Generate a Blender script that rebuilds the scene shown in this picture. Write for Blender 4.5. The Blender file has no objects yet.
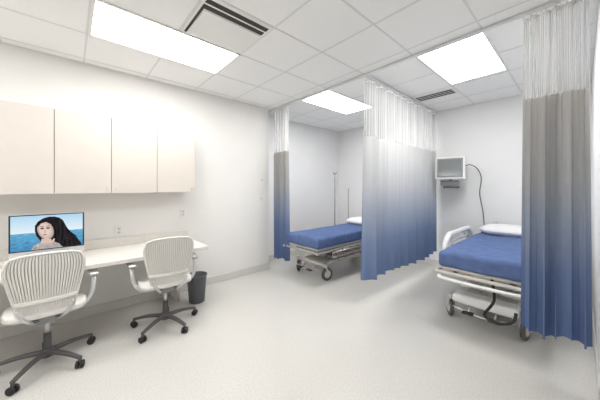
import bpy, bmesh, math, random
from mathutils import Vector, Matrix
random.seed(4)
scene = bpy.context.scene
col = scene.collection
scene.view_settings.view_transform = 'Standard'
scene.view_settings.exposure = 0.0
PI = math.pi

# ---------------------------------------------------------------- materials
def mat(name, color, rough=0.5, metal=0.0, noise=0.0, nscale=40.0, bump=0.0, bscale=100.0, spec=0.5, coords='Object'):
    m = bpy.data.materials.new(name); m.use_nodes = True
    nt = m.node_tree; b = nt.nodes['Principled BSDF']
    b.inputs['Roughness'].default_value = rough
    b.inputs['Metallic'].default_value = metal
    b.inputs['Specular IOR Level'].default_value = spec
    b.inputs['Base Color'].default_value = (*color, 1)
    tc = nt.nodes.new('ShaderNodeTexCoord')
    if noise > 0:
        n = nt.nodes.new('ShaderNodeTexNoise'); n.inputs['Scale'].default_value = nscale
        n.inputs['Detail'].default_value = 4
        nt.links.new(tc.outputs[coords], n.inputs['Vector'])
        r = nt.nodes.new('ShaderNodeValToRGB')
        r.color_ramp.elements[0].position = 0.35; r.color_ramp.elements[1].position = 0.65
        r.color_ramp.elements[0].color = (*[max(0, c*(1-noise)) for c in color], 1)
        r.color_ramp.elements[1].color = (*[min(1, c*(1+noise)) for c in color], 1)
        nt.links.new(n.outputs['Fac'], r.inputs['Fac'])
        nt.links.new(r.outputs['Color'], b.inputs['Base Color'])
    if bump > 0:
        n2 = nt.nodes.new('ShaderNodeTexNoise'); n2.inputs['Scale'].default_value = bscale
        nt.links.new(tc.outputs[coords], n2.inputs['Vector'])
        bp = nt.nodes.new('ShaderNodeBump'); bp.inputs['Strength'].default_value = bump
        bp.inputs['Distance'].default_value = 0.01
        nt.links.new(n2.outputs['Fac'], bp.inputs['Height'])
        nt.links.new(bp.outputs['Normal'], b.inputs['Normal'])
    return m

def emit(name, color, strength, noise=0.0, nscale=(20, 20, 20)):
    m = bpy.data.materials.new(name); m.use_nodes = True
    nt = m.node_tree; nt.nodes.clear()
    o = nt.nodes.new('ShaderNodeOutputMaterial'); e = nt.nodes.new('ShaderNodeEmission')
    e.inputs['Color'].default_value = (*color, 1); e.inputs['Strength'].default_value = strength
    if noise > 0:
        tc = nt.nodes.new('ShaderNodeTexCoord'); mp = nt.nodes.new('ShaderNodeMapping')
        mp.inputs['Scale'].default_value = nscale
        n = nt.nodes.new('ShaderNodeTexNoise'); n.inputs['Scale'].default_value = 1.0; n.inputs['Detail'].default_value = 3
        r = nt.nodes.new('ShaderNodeValToRGB')
        r.color_ramp.elements[0].position = 0.3; r.color_ramp.elements[1].position = 0.7
        r.color_ramp.elements[0].color = (*[c*(1-noise) for c in color], 1)
        r.color_ramp.elements[1].color = (*[min(1, c*(1+noise)) for c in color], 1)
        nt.links.new(tc.outputs['Object'], mp.inputs['Vector']); nt.links.new(mp.outputs[0], n.inputs['Vector'])
        nt.links.new(n.outputs['Fac'], r.inputs['Fac']); nt.links.new(r.outputs['Color'], e.inputs['Color'])
    nt.links.new(e.outputs[0], o.inputs['Surface'])
    return m

M_wall = mat('wall_paint', (0.85, 0.835, 0.81), 0.7, noise=0.01, nscale=3, bump=0.03, bscale=200)
M_wallb = mat('wall_paint_bay', (0.87, 0.87, 0.87), 0.7, noise=0.01, nscale=3, bump=0.03, bscale=200)
M_ceil = mat('ceiling_tile', (0.93, 0.93, 0.925), 0.9, noise=0.015, nscale=90, bump=0.08, bscale=150)
M_grid = mat('ceiling_tbar', (0.76, 0.755, 0.75), 0.5)
M_base = mat('baseboard_vinyl', (0.70, 0.685, 0.66), 0.4, noise=0.02, nscale=10)
M_cab = mat('cabinet_laminate', (0.67, 0.62, 0.565), 0.45, noise=0.01, nscale=6)
M_cabgap = mat('cabinet_gap', (0.22, 0.19, 0.17), 0.8)
M_desk = mat('desk_laminate', (0.75, 0.715, 0.67), 0.3, noise=0.02, nscale=20)
M_white = mat('white_plastic', (0.84, 0.84, 0.82), 0.35)
M_chairw = mat('chair_shell_white', (0.75, 0.73, 0.69), 0.5)
M_chairb = mat('chair_gap_shade', (0.55, 0.53, 0.49), 0.6)  # darker grey paints shade into the gaps between the back ribs
M_silver = mat('silver_metal', (0.62, 0.62, 0.62), 0.3, metal=0.7)
M_steel = mat('steel_tube', (0.60, 0.58, 0.56), 0.28, metal=0.85)
M_brown = mat('brown_rail', (0.23, 0.17, 0.14), 0.4, metal=0.3)
M_dark = mat('dark_grey_plastic', (0.085, 0.08, 0.08), 0.45)
M_black = mat('black_rubber', (0.02, 0.02, 0.02), 0.6)
M_grey = mat('mid_grey_plastic', (0.30, 0.30, 0.31), 0.45)
M_bin = mat('bin_grey', (0.12, 0.125, 0.135), 0.5, noise=0.05)
M_beige = mat('stretcher_cover_beige', (0.60, 0.57, 0.52), 0.4)
M_sheet = mat('blue_sheet', (0.12, 0.175, 0.35), 0.9, noise=0.10, nscale=14, bump=0.5, bscale=12, spec=0.1)
M_pillow = mat('pillow_white', (0.88, 0.88, 0.88), 0.9, bump=0.3, bscale=14, spec=0.1)
M_light = emit('light_panel_glow', (1.0, 0.997, 0.99), 15.8)
M_slot = mat('vent_slot_dark', (0.05, 0.045, 0.04), 0.8)
M_alu = mat('aluminium', (0.75, 0.76, 0.77), 0.3, metal=0.6)
M_crt = mat('monitor_glass', (0.22, 0.235, 0.235), 0.12)

# floor: speckled vinyl
def floor_mat():
    m = bpy.data.materials.new('speckled_vinyl_floor'); m.use_nodes = True
    nt = m.node_tree; b = nt.nodes['Principled BSDF']
    tc = nt.nodes.new('ShaderNodeTexCoord')
    def N(scale, p0, c0, p1, c1, det=2):
        n = nt.nodes.new('ShaderNodeTexNoise'); n.inputs['Scale'].default_value = scale
        n.inputs['Detail'].default_value = det
        nt.links.new(tc.outputs['Object'], n.inputs['Vector'])
        r = nt.nodes.new('ShaderNodeValToRGB')
        r.color_ramp.elements[0].position = p0; r.color_ramp.elements[1].position = p1
        r.color_ramp.elements[0].color = (*c0, 1); r.color_ramp.elements[1].color = (*c1, 1)
        nt.links.new(n.outputs['Fac'], r.inputs['Fac']); return r, n
    r1, n1 = N(105, 0.36, (0.555, 0.535, 0.495), 0.54, (0.655, 0.64, 0.605), 5)
    r2, n2 = N(1.2, 0.3, (0.97, 0.97, 0.97), 0.7, (1, 1, 1))
    mx = nt.nodes.new('ShaderNodeMix'); mx.data_type = 'RGBA'; mx.blend_type = 'MULTIPLY'
    mx.inputs[0].default_value = 1
    nt.links.new(r1.outputs['Color'], mx.inputs[6]); nt.links.new(r2.outputs['Color'], mx.inputs[7])
    nt.links.new(mx.outputs[2], b.inputs['Base Color'])
    b.inputs['Roughness'].default_value = 0.17
    b.inputs['Specular IOR Level'].default_value = 0.6
    return m
M_floor = floor_mat()

def curtain_mat(name, stops):
    m = bpy.data.materials.new(name); m.use_nodes = True
    nt = m.node_tree; b = nt.nodes['Principled BSDF']
    out = nt.nodes['Material Output']
    tc = nt.nodes.new('ShaderNodeTexCoord'); sp = nt.nodes.new('ShaderNodeSeparateXYZ')
    nt.links.new(tc.outputs['Object'], sp.inputs[0])
    mr = nt.nodes.new('ShaderNodeMath'); mr.operation = 'DIVIDE'; mr.inputs[1].default_value = 3.0
    nt.links.new(sp.outputs['Z'], mr.inputs[0])
    r = nt.nodes.new('ShaderNodeValToRGB'); cr = r.color_ramp
    cr.elements[0].position = stops[0][0]/3; cr.elements[0].color = (*stops[0][1], 1)
    cr.elements[1].position = stops[-1][0]/3; cr.elements[1].color = (*stops[-1][1], 1)
    for z, c in stops[1:-1]:
        e = cr.elements.new(z/3); e.color = (*c, 1)
    nt.links.new(mr.outputs[0], r.inputs['Fac'])
    nt.links.new(r.outputs['Color'], b.inputs['Base Color'])
    b.inputs['Roughness'].default_value = 0.85; b.inputs['Specular IOR Level'].default_value = 0.15
    tr = nt.nodes.new('ShaderNodeBsdfTranslucent'); nt.links.new(r.outputs['Color'], tr.inputs['Color'])
    mix = nt.nodes.new('ShaderNodeMixShader'); mix.inputs[0].default_value = 0.2
    nt.links.new(b.outputs[0], mix.inputs[1]); nt.links.new(tr.outputs[0], mix.inputs[2])
    nt.links.new(mix.outputs[0], out.inputs['Surface'])
    return m
M_curt = curtain_mat('ombre_curtain_fabric', [(0.3, (0.16, 0.225, 0.40)), (0.75, (0.22, 0.29, 0.46)), (1.1, (0.38, 0.43, 0.53)),
                     (1.45, (0.56, 0.575, 0.60)), (2.05, (0.70, 0.70, 0.69))])
M_curt2 = curtain_mat('ombre_curtain_fabric_grey', [(0.3, (0.13, 0.19, 0.37)), (0.8, (0.18, 0.245, 0.41)), (1.2, (0.33, 0.37, 0.45)),
                     (1.5, (0.43, 0.435, 0.44)), (2.05, (0.49, 0.475, 0.455))])

def net_mat():
    m = bpy.data.materials.new('curtain_netting'); m.use_nodes = True
    nt = m.node_tree; b = nt.nodes['Principled BSDF']; out = nt.nodes['Material Output']
    b.inputs['Base Color'].default_value = (0.95, 0.95, 0.96, 1); b.inputs['Roughness'].default_value = 0.8
    t = nt.nodes.new('ShaderNodeBsdfTransparent'); mix = nt.nodes.new('ShaderNodeMixShader')
    mix.inputs[0].default_value = 0.33
    nt.links.new(t.outputs[0], mix.inputs[1]); nt.links.new(b.outputs[0], mix.inputs[2])
    nt.links.new(mix.outputs[0], out.inputs['Surface'])
    return m
M_net = net_mat()

# ---------------------------------------------------------------- helpers
def empty(name, loc=(0, 0, 0), rotz=0.0):
    e = bpy.data.objects.new(name, None); e.location = loc; e.rotation_euler = (0, 0, rotz)
    e.empty_display_size = 0.1; col.objects.link(e); return e

def link(name, me, m, parent=None, smooth=False):
    if me.materials: pass
    else: me.materials.append(m)
    ob = bpy.data.objects.new(name, me); col.objects.link(ob)
    if parent: ob.parent = parent
    if smooth:
        for p in me.polygons: p.use_smooth = True
    return ob

def box(name, lo, hi, m, parent=None, bevel=0.0, seg=3, rot=None):
    bm = bmesh.new(); bmesh.ops.create_cube(bm, size=1)
    c = [(a+b)/2 for a, b in zip(lo, hi)]; s = [abs(b-a) for a, b in zip(lo, hi)]
    bmesh.ops.scale(bm, vec=s, verts=bm.verts)
    if bevel > 0:
        bmesh.ops.bevel(bm, geom=bm.edges[:], offset=min(bevel, min(s)*0.49), segments=seg, affect='EDGES', profile=0.5)
    if rot is not None: bmesh.ops.transform(bm, matrix=rot, verts=bm.verts)
    bmesh.ops.translate(bm, vec=c, verts=bm.verts)
    me = bpy.data.meshes.new(name); bm.to_mesh(me); bm.free()
    return link(name, me, m, parent, smooth=False)

def cyl(name, p0, p1, r0, m, parent=None, r1=None, seg=24, bevel=0.0):
    p0 = Vector(p0); p1 = Vector(p1); d = p1-p0
    if r1 is None: r1 = r0
    bm = bmesh.new()
    bmesh.ops.create_cone(bm, cap_ends=True, segments=seg, radius1=r0, radius2=r1, depth=d.length)
    if bevel > 0:
        es = [e for e in bm.edges if abs(e.verts[0].co.z-e.verts[1].co.z) < 1e-6]
        bmesh.ops.bevel(bm, geom=es, offset=bevel, segments=3, affect='EDGES', profile=0.5)
    q = Vector((0, 0, 1)).rotation_difference(d.normalized())
    bmesh.ops.transform(bm, matrix=Matrix.Translation((p0+p1)/2) @ q.to_matrix().to_4x4(), verts=bm.verts)
    me = bpy.data.meshes.new(name); bm.to_mesh(me); bm.free()
    for p in me.polygons: p.use_smooth = len(p.vertices) == 4
    return link(name, me, m, parent)

def smoothpath(pts, sub=6, closed=False):
    P = [Vector(p) for p in pts]; n = len(P); out = []
    rng = n if closed else n-1
    for i in range(rng):
        if closed:
            a, b, c, d = P[(i-1) % n], P[i], P[(i+1) % n], P[(i+2) % n]
        else:
            a, b, c, d = P[max(i-1, 0)], P[i], P[i+1], P[min(i+2, n-1)]
        for k in range(sub):
            t = k/sub
            out.append(0.5*((2*b)+(c-a)*t+(2*a-5*b+4*c-d)*t*t+(3*b-a-3*c+d)*t**3))
    if not closed: out.append(P[-1])
    return out

def tube(name, pts, r, m, parent=None, smooth=True, closed=False, seg=10, sub=6, flat=None):
    P = smoothpath(pts, sub, closed) if smooth else [Vector(p) for p in pts]
    bm = bmesh.new(); rings = []
    n = len(P); up = None
    for i, p in enumerate(P):
        if closed: t = P[(i+1) % n]-P[i-1]
        else: t = P[min(i+1, n-1)]-P[max(i-1, 0)]
        t.normalize()
        if up is None:
            up = Vector((0, 0, 1)) if abs(t.z) < 0.9 else Vector((1, 0, 0))
        a = t.cross(up)
        if a.length < 1e-4: a = t.orthogonal()
        a.normalize(); bvec = a.cross(t).normalized(); up = bvec
        rr = r[0]+(r[1]-r[0])*i/(n-1) if isinstance(r, tuple) else r
        ra, rb = (rr, rr) if flat is None else (rr*flat[0], rr*flat[1])
        rings.append([bm.verts.new(p+a*math.cos(2*PI*k/seg)*ra+bvec*math.sin(2*PI*k/seg)*rb) for k in range(seg)])
    for i in range(n if closed else n-1):
        A, B = rings[i], rings[(i+1) % n]
        for k in range(seg):
            bm.faces.new((A[k], A[(k+1) % seg], B[(k+1) % seg], B[k]))
    if not closed:
        bm.faces.new(rings[0]); bm.faces.new(rings[-1])
    bmesh.ops.recalc_face_normals(bm, faces=bm.faces)
    me = bpy.data.meshes.new(name); bm.to_mesh(me); bm.free()
    return link(name, me, m, parent, smooth=True)

def poly(name, pts, m, parent=None):
    me = bpy.data.meshes.new(name); me.from_pydata([tuple(p) for p in pts], [], [list(range(len(pts)))])
    return link(name, me, m, parent)

def multi_box(name, boxes, m, parent=None):
    vs, fs = [], []
    for lo, hi in boxes:
        o = len(vs)
        for x in (lo[0], hi[0]):
            for y in (lo[1], hi[1]):
                for z in (lo[2], hi[2]): vs.append((x, y, z))
        fs += [[o+a for a in f] for f in ((0, 1, 3, 2), (4, 6, 7, 5), (0, 4, 5, 1), (2, 3, 7, 6), (0, 2, 6, 4), (1, 5, 7, 3))]
    me = bpy.data.meshes.new(name); me.from_pydata(vs, [], fs)
    return link(name, me, m, parent)

# ---------------------------------------------------------------- room
H = 2.83
XL, XB, YB, XR, YC = -3.71, -4.10, 5.0, 0.09, 2.60
YF, XE = -2.2, 1.4
box('floor', (-4.3, YF-0.1, -0.1), (XE+0.1, YB+0.1, 0), M_floor)
box('ceiling', (-4.3, YF-0.1, H), (XE+0.1, YB+0.1, H+0.1), M_ceil)
box('wall_left', (-4.3, YF, 0), (XL, YC, H), M_wall)
box('wall_left_bay', (-4.3, YC, 0), (XB, YB, H), M_wallb)
box('wall_back', (-4.3, YB, 0), (XE, YB+0.1, H), M_wallb)
box('wall_right', (XR, 2.0, 0), (XE+0.1, YB, H), M_wallb)
box('wall_entry', (XE, YF, 0), (XE+0.1, 2.0, H), M_wall)
box('wall_front', (-4.3, YF-0.1, 0), (XE+0.1, YF, H), M_wall)
bh = 0.11
box('baseboard_left', (XL, YF, 0), (XL+0.012, YC, bh), M_base, bevel=0.004)
box('baseboard_left_bay', (XB, YC, 0), (XB+0.012, YB, bh), M_base, bevel=0.004)
box('baseboard_back', (XB, YB-0.012, 0), (XR, YB, bh), M_base, bevel=0.004)
box('baseboard_right', (XR-0.012, 2.0, 0), (XR, YB, bh), M_base, bevel=0.004)

# ceiling T-bar grid
xs = [-0.58-0.6*k for k in range(-3, 6)] + [-4.08]
ys = [1.31+0.6*k for k in range(-6, 3)] + [2.67+0.6*k for k in range(0, 4)]
bars = []
for x in xs: bars.append(((x-0.008, YF, H-0.003), (x+0.008, YB, H+0.001)))
for y in ys: bars.append(((-4.1, y-0.008, H-0.0028), (XE, y+0.008, H+0.001)))
bars.append(((XL, YF, H-0.006), (XL+0.02, YC, H+0.001)))
bars.append(((XB, YB-0.02, H-0.006), (XR, YB, H+0.001)))
multi_box('ceiling_grid', bars, M_grid)

def light_panel(x0, y0, x1, y1):
    e = empty('ceiling_light_panel', ((x0+x1)/2, (y0+y1)/2, H))
    w, l = (x1-x0)/2, (y1-y0)/2
    f = 0.018
    multi_box('frame', [((-w, -l, -0.012), (w, -l+f, -0.002)), ((-w, l-f, -0.012), (w, l, -0.002)),
                        ((-w, -l, -0.012), (-w+f, l, -0.002)), ((w-f, -l, -0.012), (w, l, -0.002))], M_white, e)
    box('diffuser', (-w+f, -l+f, -0.009), (w-f, l-f, -0.004), M_light, e)
light_panel(-2.97, 0.12, -2.37, 1.31)
light_panel(-2.97, 2.69, -2.39, 3.85)
light_panel(-1.17, 2.69, -0.57, 3.78)
light_panel(-1.17, -1.08, -0.59, 0.10)  # unseen, behind the camera; added to flatten the room lighting
light_panel(-2.97, -2.1, -2.39, -1.1)  # also out of view, an added panel for more even light

# square plaque diffuser
e = empty('ceiling_air_diffuser', (-2.07, 1.01, H))
box('recess', (-0.29, -0.29, -0.008), (0.29, 0.29, -0.003), M_white, e)
multi_box('slots', [((0.13, -0.27, -0.010), (0.18, 0.27, -0.0075)), ((0.20, -0.27, -0.010), (0.25, 0.27, -0.0075)),
                    ((-0.27, -0.27, -0.010), (0.13, -0.25, -0.0075))], M_slot, e)
box('plaque', (-0.27, -0.245, -0.016), (0.12, 0.27, -0.008), M_white, e, bevel=0.003)
e = empty('linear_air_diffuser', (-1.47, 4.06, H))
box('plate', (-0.275, -0.13, -0.010), (0.275, 0.13, -0.003), M_white, e, bevel=0.002)
multi_box('slots', [((-0.25, -0.10+0.07*k, -0.012), (0.25, -0.055+0.07*k, -0.009)) for k in range(3)], M_slot, e)

# ---------------------------------------------------------------- curtain tracks & curtains
YT = 2.66; XT = -1.76
box('curtain_track', (XB+0.005, YT-0.012, H-0.035), (XR-0.01, YT+0.012, H-0.006), M_alu, bevel=0.003)
box('curtain_track', (XT-0.012, YT+0.014, H-0.035), (XT+0.012, YB-0.01, H-0.006), M_alu, bevel=0.003)

def curtain(p0, p1, zb, zm, zt, folds, amp, fab, flare=(0, 0), phase=0.0, irr=0.3):
    root = empty('privacy_curtain', (0, 0, 0))
    p0 = Vector(p0); p1 = Vector(p1); d = p1-p0; L = d.length; d.normalize(); nrm = Vector((-d.y, d.x))
    nu = int(folds*18)
    ph = [random.uniform(-1, 1) for _ in range(6)]
    def pt(u, z):
        k = (zt-z)/(zt-zb)
        s = -flare[0]*k + u*(L+(flare[0]+flare[1])*k)
        w = u*folds*2*PI+phase + irr*2.2*math.sin(2*PI*u*2.3+ph[0]) + irr*math.sin(2*PI*u*5.1+ph[1]+k*1.2)
        a = amp*(0.55+0.55*k)*(0.8+0.35*math.sin(u*9+ph[2]*3))
        off = a*math.sin(w) + a*0.25*math.sin(2*w+ph[3]+k)
        s += 0.25*a*math.sin(2*w)
        zz = z + 0.02*k*math.sin(u*7+ph[4]*4)*(1 if z < zm-0.1 else 0)
        p = p0+d*s+nrm*off
        return (p.x, p.y, zz)
    def sheet(name, z0, z1, nv, m):
        vs = [pt(i/nu, z0+(z1-z0)*j/nv) for j in range(nv+1) for i in range(nu+1)]
        fs = [(j*(nu+1)+i, j*(nu+1)+i+1, (j+1)*(nu+1)+i+1, (j+1)*(nu+1)+i) for j in range(nv) for i in range(nu)]
        me = bpy.data.meshes.new(name); me.from_pydata(vs, [], fs)
        return link(name, me, m, root, smooth=True)
    sheet('fabric', zb, zm, 24, fab)
    sheet('netting', zm, zt, 10, M_net)
    sheet('header_band', zt-0.03, zt, 1, M_white)
    # netting threads: thin vertical cords give the mesh its striped look
    vs, fs = [], []
    nt_ = int(folds*9)
    for i in range(nt_+1):
        u = i/nt_; o = len(vs)
        for z in (zm, (zm+zt)/2, zt-0.02):
            x, y, _ = pt(u, z)
            for a, b in ((-1, -1), (1, -1), (1, 1), (-1, 1)): vs.append((x+a*0.0016, y+b*0.0016, z))
        for q in range(2):
            for k in range(4): fs.append((o+q*4+k, o+q*4+(k+1) % 4, o+q*4+4+(k+1) % 4, o+q*4+4+k))
    me = bpy.data.meshes.new('netting_cords'); me.from_pydata(vs, [], fs); link('netting_cords', me, M_white, root)
    n = int(folds*2)
    hk = []
    for i in range(n+1):
        x, y, z = pt(i/n, zt)
        c = p0+d*(Vector((x, y))-p0).dot(d)
        hk.append(((c.x-0.004, c.y-0.004, zt-0.02), (c.x+0.004, c.y+0.004, H-0.0355)))
    multi_box('hooks', hk, M_white, root)
    return root
curtain((-3.66, YT+0.03), (-3.29, YT+0.03), 0.22, 2.06, H-0.05, 5, 0.035, M_curt2, flare=(0, 0.01))
curtain((XT, YT+0.03), (XT, YB-0.08), 0.29, 2.08, H-0.05, 10, 0.055, M_curt, flare=(0.05, 0.0))
curtain((-0.30, YT), (0.03, YT), 0.34, 2.14, H-0.05, 5, 0.045, M_curt2, flare=(0.02, 0.01))

# ---------------------------------------------------------------- wall cabinets
e = empty('wall_cabinet')
XF = -3.36
edges = [-1.44, -0.995, -0.555, -0.115, 0.325, 0.76, 1.20]
box('carcass', (XL+0.001, edges[0], 1.385), (XF-0.022, edges[-1], 2.20), M_cab, e)
box('gap_backing', (XF-0.022, edges[0]+0.004, 1.389), (XF-0.020, edges[-1]-0.004, 2.196), M_cabgap, e)
for i in range(6):
    box('door_panel_%d' % (i+1), (XF-0.019, edges[i]+0.0025, 1.385), (XF, edges[i+1]-0.0025, 2.20), M_cab, e, bevel=0.002)
    side = edges[i+1]-0.04 if i % 2 == 1 else edges[i]+0.04
    cyl('knob_%d' % (i+1), (XF, side, 1.43), (XF+0.02, side, 1.43), 0.007, M_steel, e, seg=12)

# ---------------------------------------------------------------- desk
e = empty('wall_desk')
XD = -2.96; YD = 1.22; ZD = 0.75
box('countertop', (XL+0.001, -2.0, ZD-0.04), (XD, YD, ZD), M_desk, e, bevel=0.004)
box('backsplash', (XL+0.001, -2.0, ZD+0.0005), (XL+0.02, YD, ZD+0.10), M_desk, e, bevel=0.003)
box('end_panel', (XL+0.015, 1.0, 0.001), (-3.42, 1.03, ZD-0.041), M_desk, e, bevel=0.003)
box('apron', (XL+0.015, -2.0, ZD-0.16), (-3.66, 1.0, ZD-0.041), M_desk, e)

# desktop computer
e = empty('desktop_computer', (-3.30, -0.148, ZD))
box('housing', (-0.022, -0.25, 0.07), (-0.002, 0.25, 0.452), M_alu, e, bevel=0.006)
box('bezel', (-0.0025, -0.248, 0.125), (0.0, 0.248, 0.450), M_black, e)
box('neck', (-0.09, -0.09, 0.006), (-0.078, 0.09, 0.20), M_alu, e, bevel=0.003, rot=Matrix.Rotation(math.radians(12), 4, 'Y'))
box('neck_joint', (-0.09, -0.06, 0.16), (-0.02, 0.06, 0.20), M_alu, e, bevel=0.004)
box('foot', (-0.10, -0.10, 0.0), (0.07, 0.10, 0.008), M_alu, e, bevel=0.003)
def scr(name, pts, c, layer, noise=0.0, ns=(20, 20, 20)):
    w, h0, h1 = 0.475, 0.134, 0.441
    poly(name, [(0.0006+0.0003*layer, -w/2+u*w, h0+v*(h1-h0)) for u, v in pts],
         emit('screen_'+name, c, 1.0, noise, ns), e)
def ell(cx, cy, rx, ry, n=24, a0=0, a1=2*PI, tilt=0.0):
    o = []
    for k in range(n):
        a = a0+(a1-a0)*k/n; x = rx*math.cos(a); y = ry*math.sin(a)
        o.append((cx+x*math.cos(tilt)-y*math.sin(tilt), cy+x*math.sin(tilt)+y*math.cos(tilt)))
    return o
def mixc(a, b, t): return tuple(p+(q-p)*t for p, q in zip(a, b))
for k in range(10):
    v0, v1 = 0.5+0.05*k, 0.5+0.05*(k+1)
    scr('sky_%d' % k, [(0, v0), (1, v0), (1, v1), (0, v1)], mixc((0.78, 0.88, 0.94), (0.46, 0.70, 0.88), k/9), 1)
for k in range(8):
    v0, v1 = 0.0625*k, 0.0625*(k+1)
    scr('sea_%d' % k, [(0, v0), (1, v0), (1, v1), (0, v1)], mixc((0.07, 0.27, 0.50), (0.14, 0.42, 0.66), k/7), 1, 0.35, (1, 25, 160))
scr('hair', [(0.31, 0.55), (0.31, 0.70), (0.35, 0.82), (0.42, 0.91), (0.50, 0.95), (0.58, 0.945), (0.65, 0.90), (0.70, 0.82), (0.73, 0.70), (0.77, 0.55), (0.83, 0.42), (0.89, 0.32), (0.93, 0.18), (0.97, 0.08), (0.98, 0.0),
             (0.60, 0.0), (0.40, 0.2), (0.33, 0.40)], (0.02, 0.017, 0.02), 2, 0.7, (1, 60, 12))
face_o = (0.44, 0.31, 0.26); face_i = (0.78, 0.62, 0.55)
for k in range(6):
    t = k/5
    scr('face_%d' % k, ell(0.455-0.012*t, 0.55+0.015*t, 0.112*(1-0.42*t), 0.285*(1-0.40*t), tilt=0.12), mixc(face_o, face_i, t**0.6), 3+k)
scr('fringe', [(0.34, 0.66), (0.36, 0.78), (0.42, 0.86), (0.50, 0.89), (0.59, 0.84), (0.60, 0.60), (0.575, 0.44), (0.56, 0.60), (0.53, 0.72), (0.46, 0.80), (0.39, 0.76), (0.36, 0.68)], (0.018, 0.015, 0.018), 10)
for k, cx in enumerate((0.408, 0.488)):
    scr('eye_shadow_%d' % k, ell(cx, 0.615, 0.029, 0.034), (0.42, 0.29, 0.25), 10)
    scr('eye_%d' % k, ell(cx, 0.605, 0.019, 0.017), (0.05, 0.035, 0.03), 11)
    scr('brow_%d' % k, [(cx-0.028, 0.655), (cx, 0.672), (cx+0.028, 0.66), (cx+0.028, 0.672), (cx, 0.688), (cx-0.028, 0.668)], (0.10, 0.06, 0.05), 11)
scr('nose', [(0.442, 0.60), (0.452, 0.60), (0.462, 0.50), (0.448, 0.485), (0.432, 0.495)], (0.66, 0.49, 0.42), 10)
scr('nose_shadow', [(0.432, 0.492), (0.448, 0.482), (0.464, 0.492), (0.448, 0.472)], (0.38, 0.24, 0.20), 11)
scr('lips', ell(0.444, 0.42, 0.026, 0.02), (0.42, 0.21, 0.19), 10)
# sleeves and hands held up to the chin
scr('sleeve', [(0.26, 0.0), (0.30, 0.14), (0.38, 0.20), (0.56, 0.20), (0.64, 0.12), (0.70, 0.0)], (0.45, 0.42, 0.41), 11, 0.4, (1, 50, 50))
scr('palm', [(0.385, 0.10), (0.39, 0.24), (0.44, 0.29), (0.52, 0.27), (0.56, 0.18), (0.55, 0.10)], (0.58, 0.43, 0.37), 12)
for k in range(4):
    u0 = 0.395+0.036*k; top = (0.31, 0.345, 0.33, 0.285)[k]
    scr('finger_%d' % k, [(u0, 0.16), (u0+0.029, 0.16), (u0+0.033, top-0.03), (u0+0.022, top), (u0+0.010, top), (u0+0.002, top-0.03)], (0.72, 0.56, 0.49), 13)
scr('thumb', [(0.54, 0.14), (0.575, 0.20), (0.585, 0.27), (0.57, 0.29), (0.555, 0.26), (0.53, 0.20)], (0.68, 0.52, 0.45), 13)

# outlets & switches on the left wall
def plate(name, y, z, w=0.075, h=0.115, sockets=2):
    e = empty(name, (XL, y, z))
    box('cover', (0.0005, -w/2, -h/2), (0.008, w/2, h/2), M_white, e, bevel=0.003)
    for k in range(sockets):
        zz = 0 if sockets == 1 else (-0.022+0.044*k)
        box('socket_%d' % k, (0.0078, -0.016, zz-0.015), (0.0095, 0.016, zz+0.015), M_base, e, bevel=0.001)
        box('slot_a_%d' % k, (0.0095, -0.008, zz-0.005), (0.0098, -0.005, zz+0.006), M_dark, e)
        box('slot_b_%d' % k, (0.0095, 0.005, zz-0.005), (0.0098, 0.008, zz+0.006), M_dark, e)
plate('wall_outlet', 0.43, 0.93)
plate('wall_outlet', 1.16, 1.09)
plate('light_switch', 2.45, 1.25, sockets=1)
plate('thermostat', 2.46, 1.57, 0.08, 0.08, sockets=1)

# ---------------------------------------------------------------- waste bin
e = empty('waste_bin', (-3.27, 1.19, 0))
bm = bmesh.new(); prof = [(0.0, 0.004), (0.088, 0.0), (0.092, 0.006), (0.118, 0.325), (0.124, 0.33), (0.124, 0.342), (0.112, 0.342), (0.086, 0.012), (0.0, 0.012)]
seg = 32; rings = []
for r, z in prof:
    rings.append([bm.verts.new((max(r, 0.001)*math.cos(2*PI*k/seg), max(r, 0.001)*math.sin(2*PI*k/seg), z)) for k in range(seg)])
for a, b in zip(rings, rings[1:]):
    for k in range(seg): bm.faces.new((a[k], a[(k+1) % seg], b[(k+1) % seg], b[k]))
me = bpy.data.meshes.new('bin_body'); bm.to_mesh(me); bm.free(); link('bin_body', me, M_bin, e, smooth=True)

# ---------------------------------------------------------------- office chair
def rib(vs, fs, path, w, t):
    base = len(vs)
    for p, s, n in path:
        for a, b in ((-1, -1), (1, -1), (1, 1), (-1, 1)):
            vs.append(tuple(p+s*(a*w/2)+n*(b*t/2)))
    for i in range(len(path)-1):
        o = base+i*4
        for k in range(4):
            fs.append((o+k, o+(k+1) % 4, o+4+(k+1) % 4, o+4+k))
    fs.append((base+3, base+2, base+1, base)); o = base+(len(path)-1)*4; fs.append((o, o+1, o+2, o+3))

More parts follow.
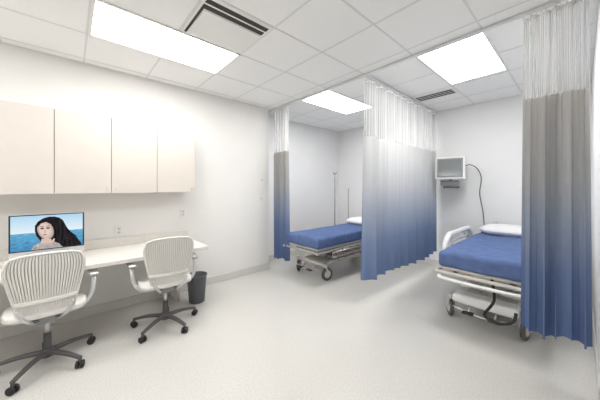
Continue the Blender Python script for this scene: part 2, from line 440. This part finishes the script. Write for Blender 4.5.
def office_chair(x, y, rz, baserot=0.3):
    e = empty('office_chair', (x, y, 0), rz)
    def bpt(s, v):   # s -1..1, v 0..1  back surface
        hw = 0.150+0.068*min(1, v*1.35)**0.9
        if v > 0.8: hw -= 0.022*((v-0.8)/0.2)**2.5
        z = 0.495+0.46*v - 0.022*abs(s)**5*max(0, v-0.4)/0.6 - 0.012*s*s*v
        yy = -0.205-0.055*v-0.02*math.sin(v*PI)+0.05*(abs(s)**2)*(0.4+0.6*math.sin(v*PI*0.8+0.2))
        return Vector((s*hw, yy, z))
    bm = bmesh.new(); g = [[bm.verts.new(bpt(-0.98+1.96*i/20, 0.01+0.98*j/16)+Vector((0, 0.004, 0))) for i in range(21)] for j in range(17)]
    for j in range(16):
        for i in range(20): bm.faces.new((g[j][i], g[j][i+1], g[j+1][i+1], g[j+1][i]))
    me = bpy.data.meshes.new('back_shade_shell'); bm.to_mesh(me); bm.free()
    ob = link('back_shade_shell', me, M_chairb, e, smooth=True)  # thin shell behind the ribs, gap shade put into its colour
    so = ob.modifiers.new('s', 'SOLIDIFY'); so.thickness = 0.002
    vs, fs = [], []
    NR = 25
    for i in range(NR):
        s = -0.955+1.91*i/(NR-1)
        path = []
        for j in range(15):
            v = 0.02+0.96*j/14
            p = bpt(s, v); sd = (bpt(s+0.02, v)-bpt(s-0.02, v)).normalized()
            path.append((p, sd, sd.cross((bpt(s, v+0.01)-bpt(s, v-0.01)).normalized())))
        rib(vs, fs, path, 0.0115, 0.010)
    me = bpy.data.meshes.new('back_ribs'); me.from_pydata(vs, [], fs); link('back_ribs', me, M_chairw, e)
    rim = [bpt(-1, v/8) for v in range(0, 9)] + [bpt(-1+2*k/8, 1.0) for k in range(1, 8)] + [bpt(1, 1-v/8) for v in range(0, 9)] + [bpt(1-2*k/6, 0.0) for k in range(1, 6)]
    tube('back_rim', rim, 0.011, M_chairw, e, closed=True, sub=3, flat=(1.0, 0.8), seg=10)
    tube('lumbar_band', [bpt(s/4, 0.22)+Vector((0, -0.007, 0)) for s in (-4, -3, -2, -1, 0, 1, 2, 3, 4)], 0.012, M_chairw, e, sub=3, flat=(0.5, 1.5))
    nx, ny = 16, 16
    bm = bmesh.new(); g = []
    for j in range(ny+1):
        row = []
        for i in range(nx+1):
            a = -1+2*i/nx; b = -1+2*j/ny
            ax = a*math.sqrt(1-0.32*b*b); by = b*math.sqrt(1-0.32*a*a)
            z = 0.475+0.018*ax*ax-0.03*max(0, by-0.5)**2*4+0.03*max(0, -by-0.6)*2
            row.append(bm.verts.new((ax*0.245, 0.02+by*0.235, z)))
        g.append(row)
    for j in range(ny):
        for i in range(nx): bm.faces.new((g[j][i], g[j][i+1], g[j+1][i+1], g[j+1][i]))
    me = bpy.data.meshes.new('seat'); bm.to_mesh(me); bm.free()
    ob = link('seat', me, M_chairw, e, smooth=True)
    so = ob.modifiers.new('s', 'SOLIDIFY'); so.thickness = 0.035; so.offset = -1
    bv = ob.modifiers.new('b', 'BEVEL'); bv.width = 0.012; bv.segments = 3
    tube('back_yoke_left', [(-0.04, -0.04, 0.41), (-0.07, -0.17, 0.42), (-0.12, -0.245, 0.49), (-0.15, -0.238, 0.56)], 0.013, M_silver, e)
    tube('back_yoke_right', [(0.04, -0.04, 0.41), (0.07, -0.17, 0.42), (0.12, -0.245, 0.49), (0.15, -0.238, 0.56)], 0.013, M_silver, e)
    box('mechanism', (-0.09, -0.12, 0.375), (0.09, 0.13, 0.435), M_grey, e, bevel=0.02)
    for s in (-1, 1):
        tube('arm_support_%s' % ('a' if s < 0 else 'b'), [(s*0.08, -0.02, 0.405), (s*0.20, -0.03, 0.42), (s*0.275, -0.04, 0.50), (s*0.295, 0.0, 0.60), (s*0.295, 0.05, 0.665)], 0.014, M_silver, e, flat=(0.8, 1.3))
        box('arm_pad_%s' % ('a' if s < 0 else 'b'), (s*0.295-0.034, -0.05, 0.665), (s*0.295+0.034, 0.17, 0.690), M_silver, e, bevel=0.012)
        box('arm_under_%s' % ('a' if s < 0 else 'b'), (s*0.295-0.024, -0.04, 0.652), (s*0.295+0.024, 0.13, 0.668), M_grey, e, bevel=0.006)
    cyl('gas_lift_upper', (0, 0, 0.24), (0, 0, 0.38), 0.017, M_silver, e)
    cyl('gas_lift_lower', (0, 0, 0.08), (0, 0, 0.26), 0.027, M_dark, e, r1=0.024)
    cyl('base_hub', (0, 0, 0.07), (0, 0, 0.135), 0.048, M_dark, e, r1=0.036, bevel=0.008)
    for k in range(5):
        a = baserot+2*PI*k/5; c, s = math.cos(a), math.sin(a)
        tube('base_leg_%d' % (k+1), [(0.03*c, 0.03*s, 0.105), (0.17*c, 0.17*s, 0.105), (0.31*c, 0.31*s, 0.082)], (0.026, 0.016), M_dark, e, flat=(1.0, 0.8))
        cyl('caster_stem_%d' % (k+1), (0.305*c, 0.305*s, 0.05), (0.305*c, 0.305*s, 0.085), 0.012, M_dark, e, seg=12)
        b = a+0.9+k*0.7; dx, dy = math.cos(b), math.sin(b)
        for q in (-1, 1):
            cx, cy = 0.305*c, 0.305*s
            cyl('caster_wheel_%d_%d' % (k+1, q+1), (cx+dx*0.006*q, cy+dy*0.006*q, 0.029), (cx+dx*0.026*q, cy+dy*0.026*q, 0.029), 0.029, M_black, e, bevel=0.005)
    return e
office_chair(-2.93, -0.14, math.radians(92), 0.35)
office_chair(-2.93, 0.74, math.radians(86), 0.1)

# ---------------------------------------------------------------- stretchers
def rrect(x, y0, y1, z0, z1, r, n=5):
    pts = []
    for cy, cz, a0 in ((y1-r, z1-r, 0), (y0+r, z1-r, PI/2), (y0+r, z0+r, PI), (y1-r, z0+r, 1.5*PI)):
        for k in range(n+1):
            a = a0+PI/2*k/n; pts.append((x, cy+r*math.cos(a), cz+r*math.sin(a)))
    return pts

def stretcher(x, y, rz, W, L, Ht, style):
    e = empty('hospital_stretcher', (x, y, 0), rz)
    hw, hl = W/2, L/2
    bm = bmesh.new(); bmesh.ops.create_cube(bm, size=1)
    bmesh.ops.scale(bm, vec=(W-0.02, L-0.02, 0.17), verts=bm.verts)
    bmesh.ops.bevel(bm, geom=bm.edges[:], offset=0.045, segments=4, affect='EDGES', profile=0.5)
    bmesh.ops.subdivide_edges(bm, edges=[ed for ed in bm.edges if ed.calc_length() > 0.3], cuts=14, use_grid_fill=True)
    bmesh.ops.translate(bm, vec=(0, 0, Ht-0.085), verts=bm.verts)
    from mathutils import noise as mn
    for v in bm.verts:
        nz = mn.noise(Vector((v.co.x*4, v.co.y*2.2, v.co.z*5+x*7)))
        v.co.z += 0.012*nz
        if v.co.z < Ht-0.06:
            k = 1+0.02*mn.noise(Vector((v.co.x*6, v.co.y*6, 3)))
            v.co.x *= k; v.co.y *= k*0.999
    me = bpy.data.meshes.new('mattress_sheet'); bm.to_mesh(me); bm.free(); link('mattress_sheet', me, M_sheet, e, smooth=True)
    # pillow
    bm = bmesh.new(); bmesh.ops.create_uvsphere(bm, u_segments=32, v_segments=20, radius=1)
    for v in bm.verts:
        a, b, c = v.co
        sx = math.copysign(abs(a)**0.55, a); sy = math.copysign(abs(b)**0.55, b)
        edge = max(abs(sx), abs(sy))
        v.co = Vector((sx*0.31, sy*0.23, c*0.08*(1-0.35*edge**4)))
    bmesh.ops.translate(bm, vec=(-0.045, hl-0.29, Ht+0.060), verts=bm.verts)
    me = bpy.data.meshes.new('pillow'); bm.to_mesh(me); bm.free(); link('pillow', me, M_pillow, e, smooth=True)
    # deck and frame
    zd = Ht-0.20
    box('deck', (-hw+0.03, -hl+0.04, zd), (hw-0.03, hl-0.04, zd+0.03), M_beige, e, bevel=0.008)
    tube('frame_tube', [(-hw+0.06, -hl, zd-0.02), (-hw, -hl+0.06, zd-0.02), (-hw, 0, zd-0.02), (-hw, hl-0.06, zd-0.02), (-hw+0.06, hl, zd-0.02),
                        (hw-0.06, hl, zd-0.02), (hw, hl-0.06, zd-0.02), (hw, 0, zd-0.02), (hw, -hl+0.06, zd-0.02), (hw-0.06, -hl, zd-0.02)], 0.018, M_beige if style else M_steel, e, closed=True, sub=5)
    multi_box('support_frame', [((-hw+0.12, -hl+0.15, zd-0.07), (-hw+0.16, hl-0.15, zd)), ((hw-0.16, -hl+0.15, zd-0.07), (hw-0.12, hl-0.15, zd)),
                                ((-hw+0.12, -0.55, zd-0.08), (hw-0.12, -0.48, zd-0.01)), ((-hw+0.12, 0.48, zd-0.08), (hw-0.12, 0.55, zd-0.01)),
                                ((-hw+0.12, -hl+0.15, zd-0.07), (hw-0.12, -hl+0.19, zd))], M_beige if style else M_grey, e)
    for i, yy in enumerate((-0.5, 0.5)):
        cyl('column_lower_%d' % i, (0, yy, 0.24), (0, yy, 0.24+(zd-0.28)*0.6), 0.065, M_beige, e, bevel=0.005)
        cyl('column_upper_%d' % i, (0, yy, 0.3), (0, yy, zd-0.05), 0.045, M_steel, e)
    box('base_cover', (-hw+0.13, -hl+0.30, 0.19), (hw-0.13, hl-0.30, 0.26), M_beige, e, bevel=0.03)
    box('base_tray', (-hw+0.08, -0.45, 0.26), (hw-0.08, 0.45, 0.285), M_white, e, bevel=0.01)
    for i, sy in enumerate((-1, 1)):
        yy = sy*(hl-0.24)
        tube('base_crossbar_%d' % i, [(-hw+0.07, yy, 0.235), (hw-0.07, yy, 0.235)], 0.028, M_beige, e, smooth=False)
    n = 0
    for sx in (-1, 1):
        for sy in (-1, 1):
            cx, cy = sx*(hw-0.07), sy*(hl-0.24); n += 1
            ang = 0.35*sx*sy+0.2
            dx, dy = math.cos(ang), math.sin(ang)
            ox, oy = -dy*0.035, dx*0.035
            wx, wy = cx+ox, cy+oy
            cyl('caster_swivel_%d' % n, (cx, cy, 0.205), (cx, cy, 0.265), 0.035, M_steel, e, bevel=0.006)
            cyl('caster_tire_%d' % n, (wx-dx*0.018, wy-dy*0.018, 0.100), (wx+dx*0.018, wy+dy*0.018, 0.100), 0.100, M_dark, e, seg=36, bevel=0.008)
            cyl('caster_hub_%d' % n, (wx-dx*0.022, wy-dy*0.022, 0.100), (wx+dx*0.022, wy+dy*0.022, 0.100), 0.060, M_beige, e, seg=32, bevel=0.004)
            cyl('caster_axle_%d' % n, (wx-dx*0.034, wy-dy*0.034, 0.100), (wx+dx*0.034, wy+dy*0.034, 0.100), 0.014, M_steel, e, seg=16)
            for q in (-1, 1):
                tube('caster_fork_%d_%d' % (n, q), [(wx+dx*0.03*q, wy+dy*0.03*q, 0.09), (wx+dx*0.03*q-ox*0.5, wy+dy*0.03*q-oy*0.5, 0.155), (cx+dx*0.02*q, cy+dy*0.02*q, 0.215)], 0.014, M_steel, e, flat=(0.5, 1.6))
    tube('pedal_bar', [(-hw+0.12, -hl+0.14, 0.17), (0, -hl+0.10, 0.15), (hw-0.12, -hl+0.14, 0.17)], 0.010, M_steel, e)
    box('pedal_left', (-0.16, -hl+0.06, 0.145), (-0.06, -hl+0.13, 0.165), M_black, e, bevel=0.006)
    box('pedal_right', (0.06, -hl+0.06, 0.145), (0.16, -hl+0.13, 0.165), M_dark, e, bevel=0.006)
    tube('pedal_arm_1', [(-0.11, -hl+0.12, 0.16), (-0.11, -hl+0.30, 0.22)], 0.009, M_steel, e, smooth=False)
    tube('pedal_arm_2', [(0.11, -hl+0.12, 0.16), (0.11, -hl+0.30, 0.22)], 0.009, M_steel, e, smooth=False)
    for sx in (-1, 1):
        tube('push_handle_%d' % (sx+1), [(sx*(hw-0.10), hl-0.02, zd-0.02), (sx*(hw-0.10), hl+0.02, zd+0.1), (sx*(hw-0.10), hl+0.02, Ht+0.08), (sx*(hw-0.18), hl+0.02, Ht+0.12)], 0.012, M_steel, e)
    for sx in (-1, 1):
        xx = sx*(hw+0.028)
        if style == 0:
            for j, (zz, mm) in enumerate(((zd-0.05, M_steel), (zd-0.085, M_brown), (zd-0.12, M_steel), (zd-0.155, M_brown))):
                tube('side_rail_bar_%d_%d' % (sx+1, j), [(xx, -0.72, zz), (xx, 0.55, zz)], 0.011, mm, e, smooth=False)
            for j in range(7):
                yy = -0.68+0.2*j
                tube('side_rail_post_%d_%d' % (sx+1, j), [(xx, yy, zd-0.02), (xx, yy+0.09, zd-0.17)], 0.010, M_brown, e, smooth=False)
        else:
            # moulded oval side rail
            xx = sx*(hw+0.05)
            y0, y1 = -0.58, 0.50
            z0, z1 = 0.46, 0.86
            tube('side_rail_outer_%d' % (sx+1), rrect(xx, y0, y1, z0, z1, 0.198), 0.032, M_white, e, closed=True, sub=2, seg=12)
            tube('side_rail_inner_%d' % (sx+1), rrect(xx, y0+0.16, y1-0.16, z0+0.09, z1-0.09, 0.10), 0.018, M_white, e, closed=True, sub=2)
            for k, yy in enumerate((y0+0.32, y1-0.32)):
                tube('side_rail_strut_%d_%d' % (sx+1, k), [(xx, yy, z1-0.01), (xx, yy, z1-0.10)], 0.016, M_white, e, smooth=False)
                tube('side_rail_lower_strut_%d_%d' % (sx+1, k), [(xx, yy, z0+0.10), (xx, yy, z0+0.01)], 0.016, M_white, e, smooth=False)
                tube('side_rail_pivot_%d_%d' % (sx+1, k), [(xx, yy, z0+0.03), (xx-sx*0.08, yy, zd-0.03)], 0.012, M_steel, e, smooth=False)
    if style == 0:
        tube('iv_pole_main', [(-hw-0.06, 0.34, zd-0.03), (-hw-0.06, 0.34, 1.72)], 0.010, M_grey, e, smooth=False)
        tube('iv_pole_hook', [(-hw-0.10, 0.34, 1.75), (-hw-0.09, 0.34, 1.72), (-hw-0.06, 0.34, 1.73), (-hw-0.03, 0.34, 1.72), (-hw-0.02, 0.34, 1.75)], 0.006, M_dark, e)
        tube('iv_pole_clamp', [(-hw, 0.34, zd-0.02), (-hw-0.06, 0.34, zd-0.02)], 0.018, M_grey, e, smooth=False)
        tube('iv_pole_short', [(-hw-0.05, 0.78, zd-0.03), (-hw-0.05, 0.78, 1.42)], 0.009, M_grey, e, smooth=False)
        tube('iv_pole_short_clamp', [(-hw, 0.78, zd-0.02), (-hw-0.05, 0.78, zd-0.02)], 0.016, M_grey, e, smooth=False)
    else:
        tube('foot_rail', [(-hw+0.04, -hl-0.02, zd-0.05), (-hw+0.10, -hl-0.045, zd-0.07), (hw-0.10, -hl-0.045, zd-0.07), (hw-0.04, -hl-0.02, zd-0.05)], 0.016, M_white, e)
        tube('strap', [(0.10, -hl+0.05, zd), (0.13, -hl-0.02, 0.40), (0.06, -hl-0.03, 0.24), (0.16, -hl-0.02, 0.20), (0.26, -hl, 0.24), (0.28, -hl+0.03, 0.32)], 0.009, M_black, e, flat=(1.4, 0.35))
        box('foot_end_cover', (-hw+0.10, -hl+0.16, 0.20), (hw-0.10, -hl+0.34, 0.30), M_white, e, bevel=0.03)
    return e
stretcher(-2.96, 3.70, 0.0, 0.76, 2.04, 0.69, 0)
stretcher(-0.67, 3.92, 0.0, 0.76, 1.98, 0.77, 1)

# ---------------------------------------------------------------- wall monitor
e = empty('patient_monitor', (-1.46, 4.68, 1.76), math.radians(12))
rt = Matrix.Rotation(math.radians(-6), 4, 'X')
box('front_bezel', (-0.215, -0.06, -0.19), (0.215, 0.0, 0.19), M_white, e, bevel=0.02, rot=rt)
box('screen_surround', (-0.185, -0.066, -0.15), (0.185, -0.058, 0.165), M_grey, e, bevel=0.003, rot=rt)
box('screen', (-0.165, -0.070, -0.13), (0.165, -0.062, 0.145), M_crt, e, bevel=0.003, rot=rt)
box('rear_housing', (-0.17, -0.01, -0.15), (0.17, 0.14, 0.15), M_beige, e, bevel=0.03)
tube('arm_post', [(0.0, 0.10, -0.14), (0.0, 0.10, -0.26)], 0.02, M_dark, e, smooth=False)
tube('arm_bar', [(0.0, 0.10, -0.25), (0.03, 0.27, -0.25)], 0.02, M_dark, e, smooth=False)
box('control_box', (-0.14, 0.0, -0.29), (0.12, 0.16, -0.205), M_grey, e, bevel=0.01)
box('control_tray', (-0.10, -0.03, -0.33), (0.13, 0.10, -0.295), M_dark, e, bevel=0.008)
box('wall_bracket', (-0.02, 0.24, -0.34), (0.08, 0.27, -0.12), M_white, e, bevel=0.005)
tube('power_cable', [(0.16, 0.12, 0.0), (0.25, 0.16, 0.06), (0.36, 0.16, 0.0), (0.42, 0.15, -0.16), (0.40, 0.14, -0.42), (0.44, 0.13, -0.68), (0.46, 0.15, -0.92)], 0.006, M_black, e)

# ---------------------------------------------------------------- world + camera
w = bpy.data.worlds.new('World'); scene.world = w; w.use_nodes = True
w.node_tree.nodes['Background'].inputs['Color'].default_value = (0.9, 0.95, 1, 1)
w.node_tree.nodes['Background'].inputs['Strength'].default_value = 0.5
cam = bpy.data.cameras.new('camera'); co = bpy.data.objects.new('camera', cam); col.objects.link(co)
co.location = (0, 0, 1.45); co.rotation_euler = (math.radians(90), 0, math.radians(47.9))
cam.sensor_width = 36; cam.lens = 254/600*36; cam.shift_y = -13/600; cam.clip_start = 0.03
scene.camera = co
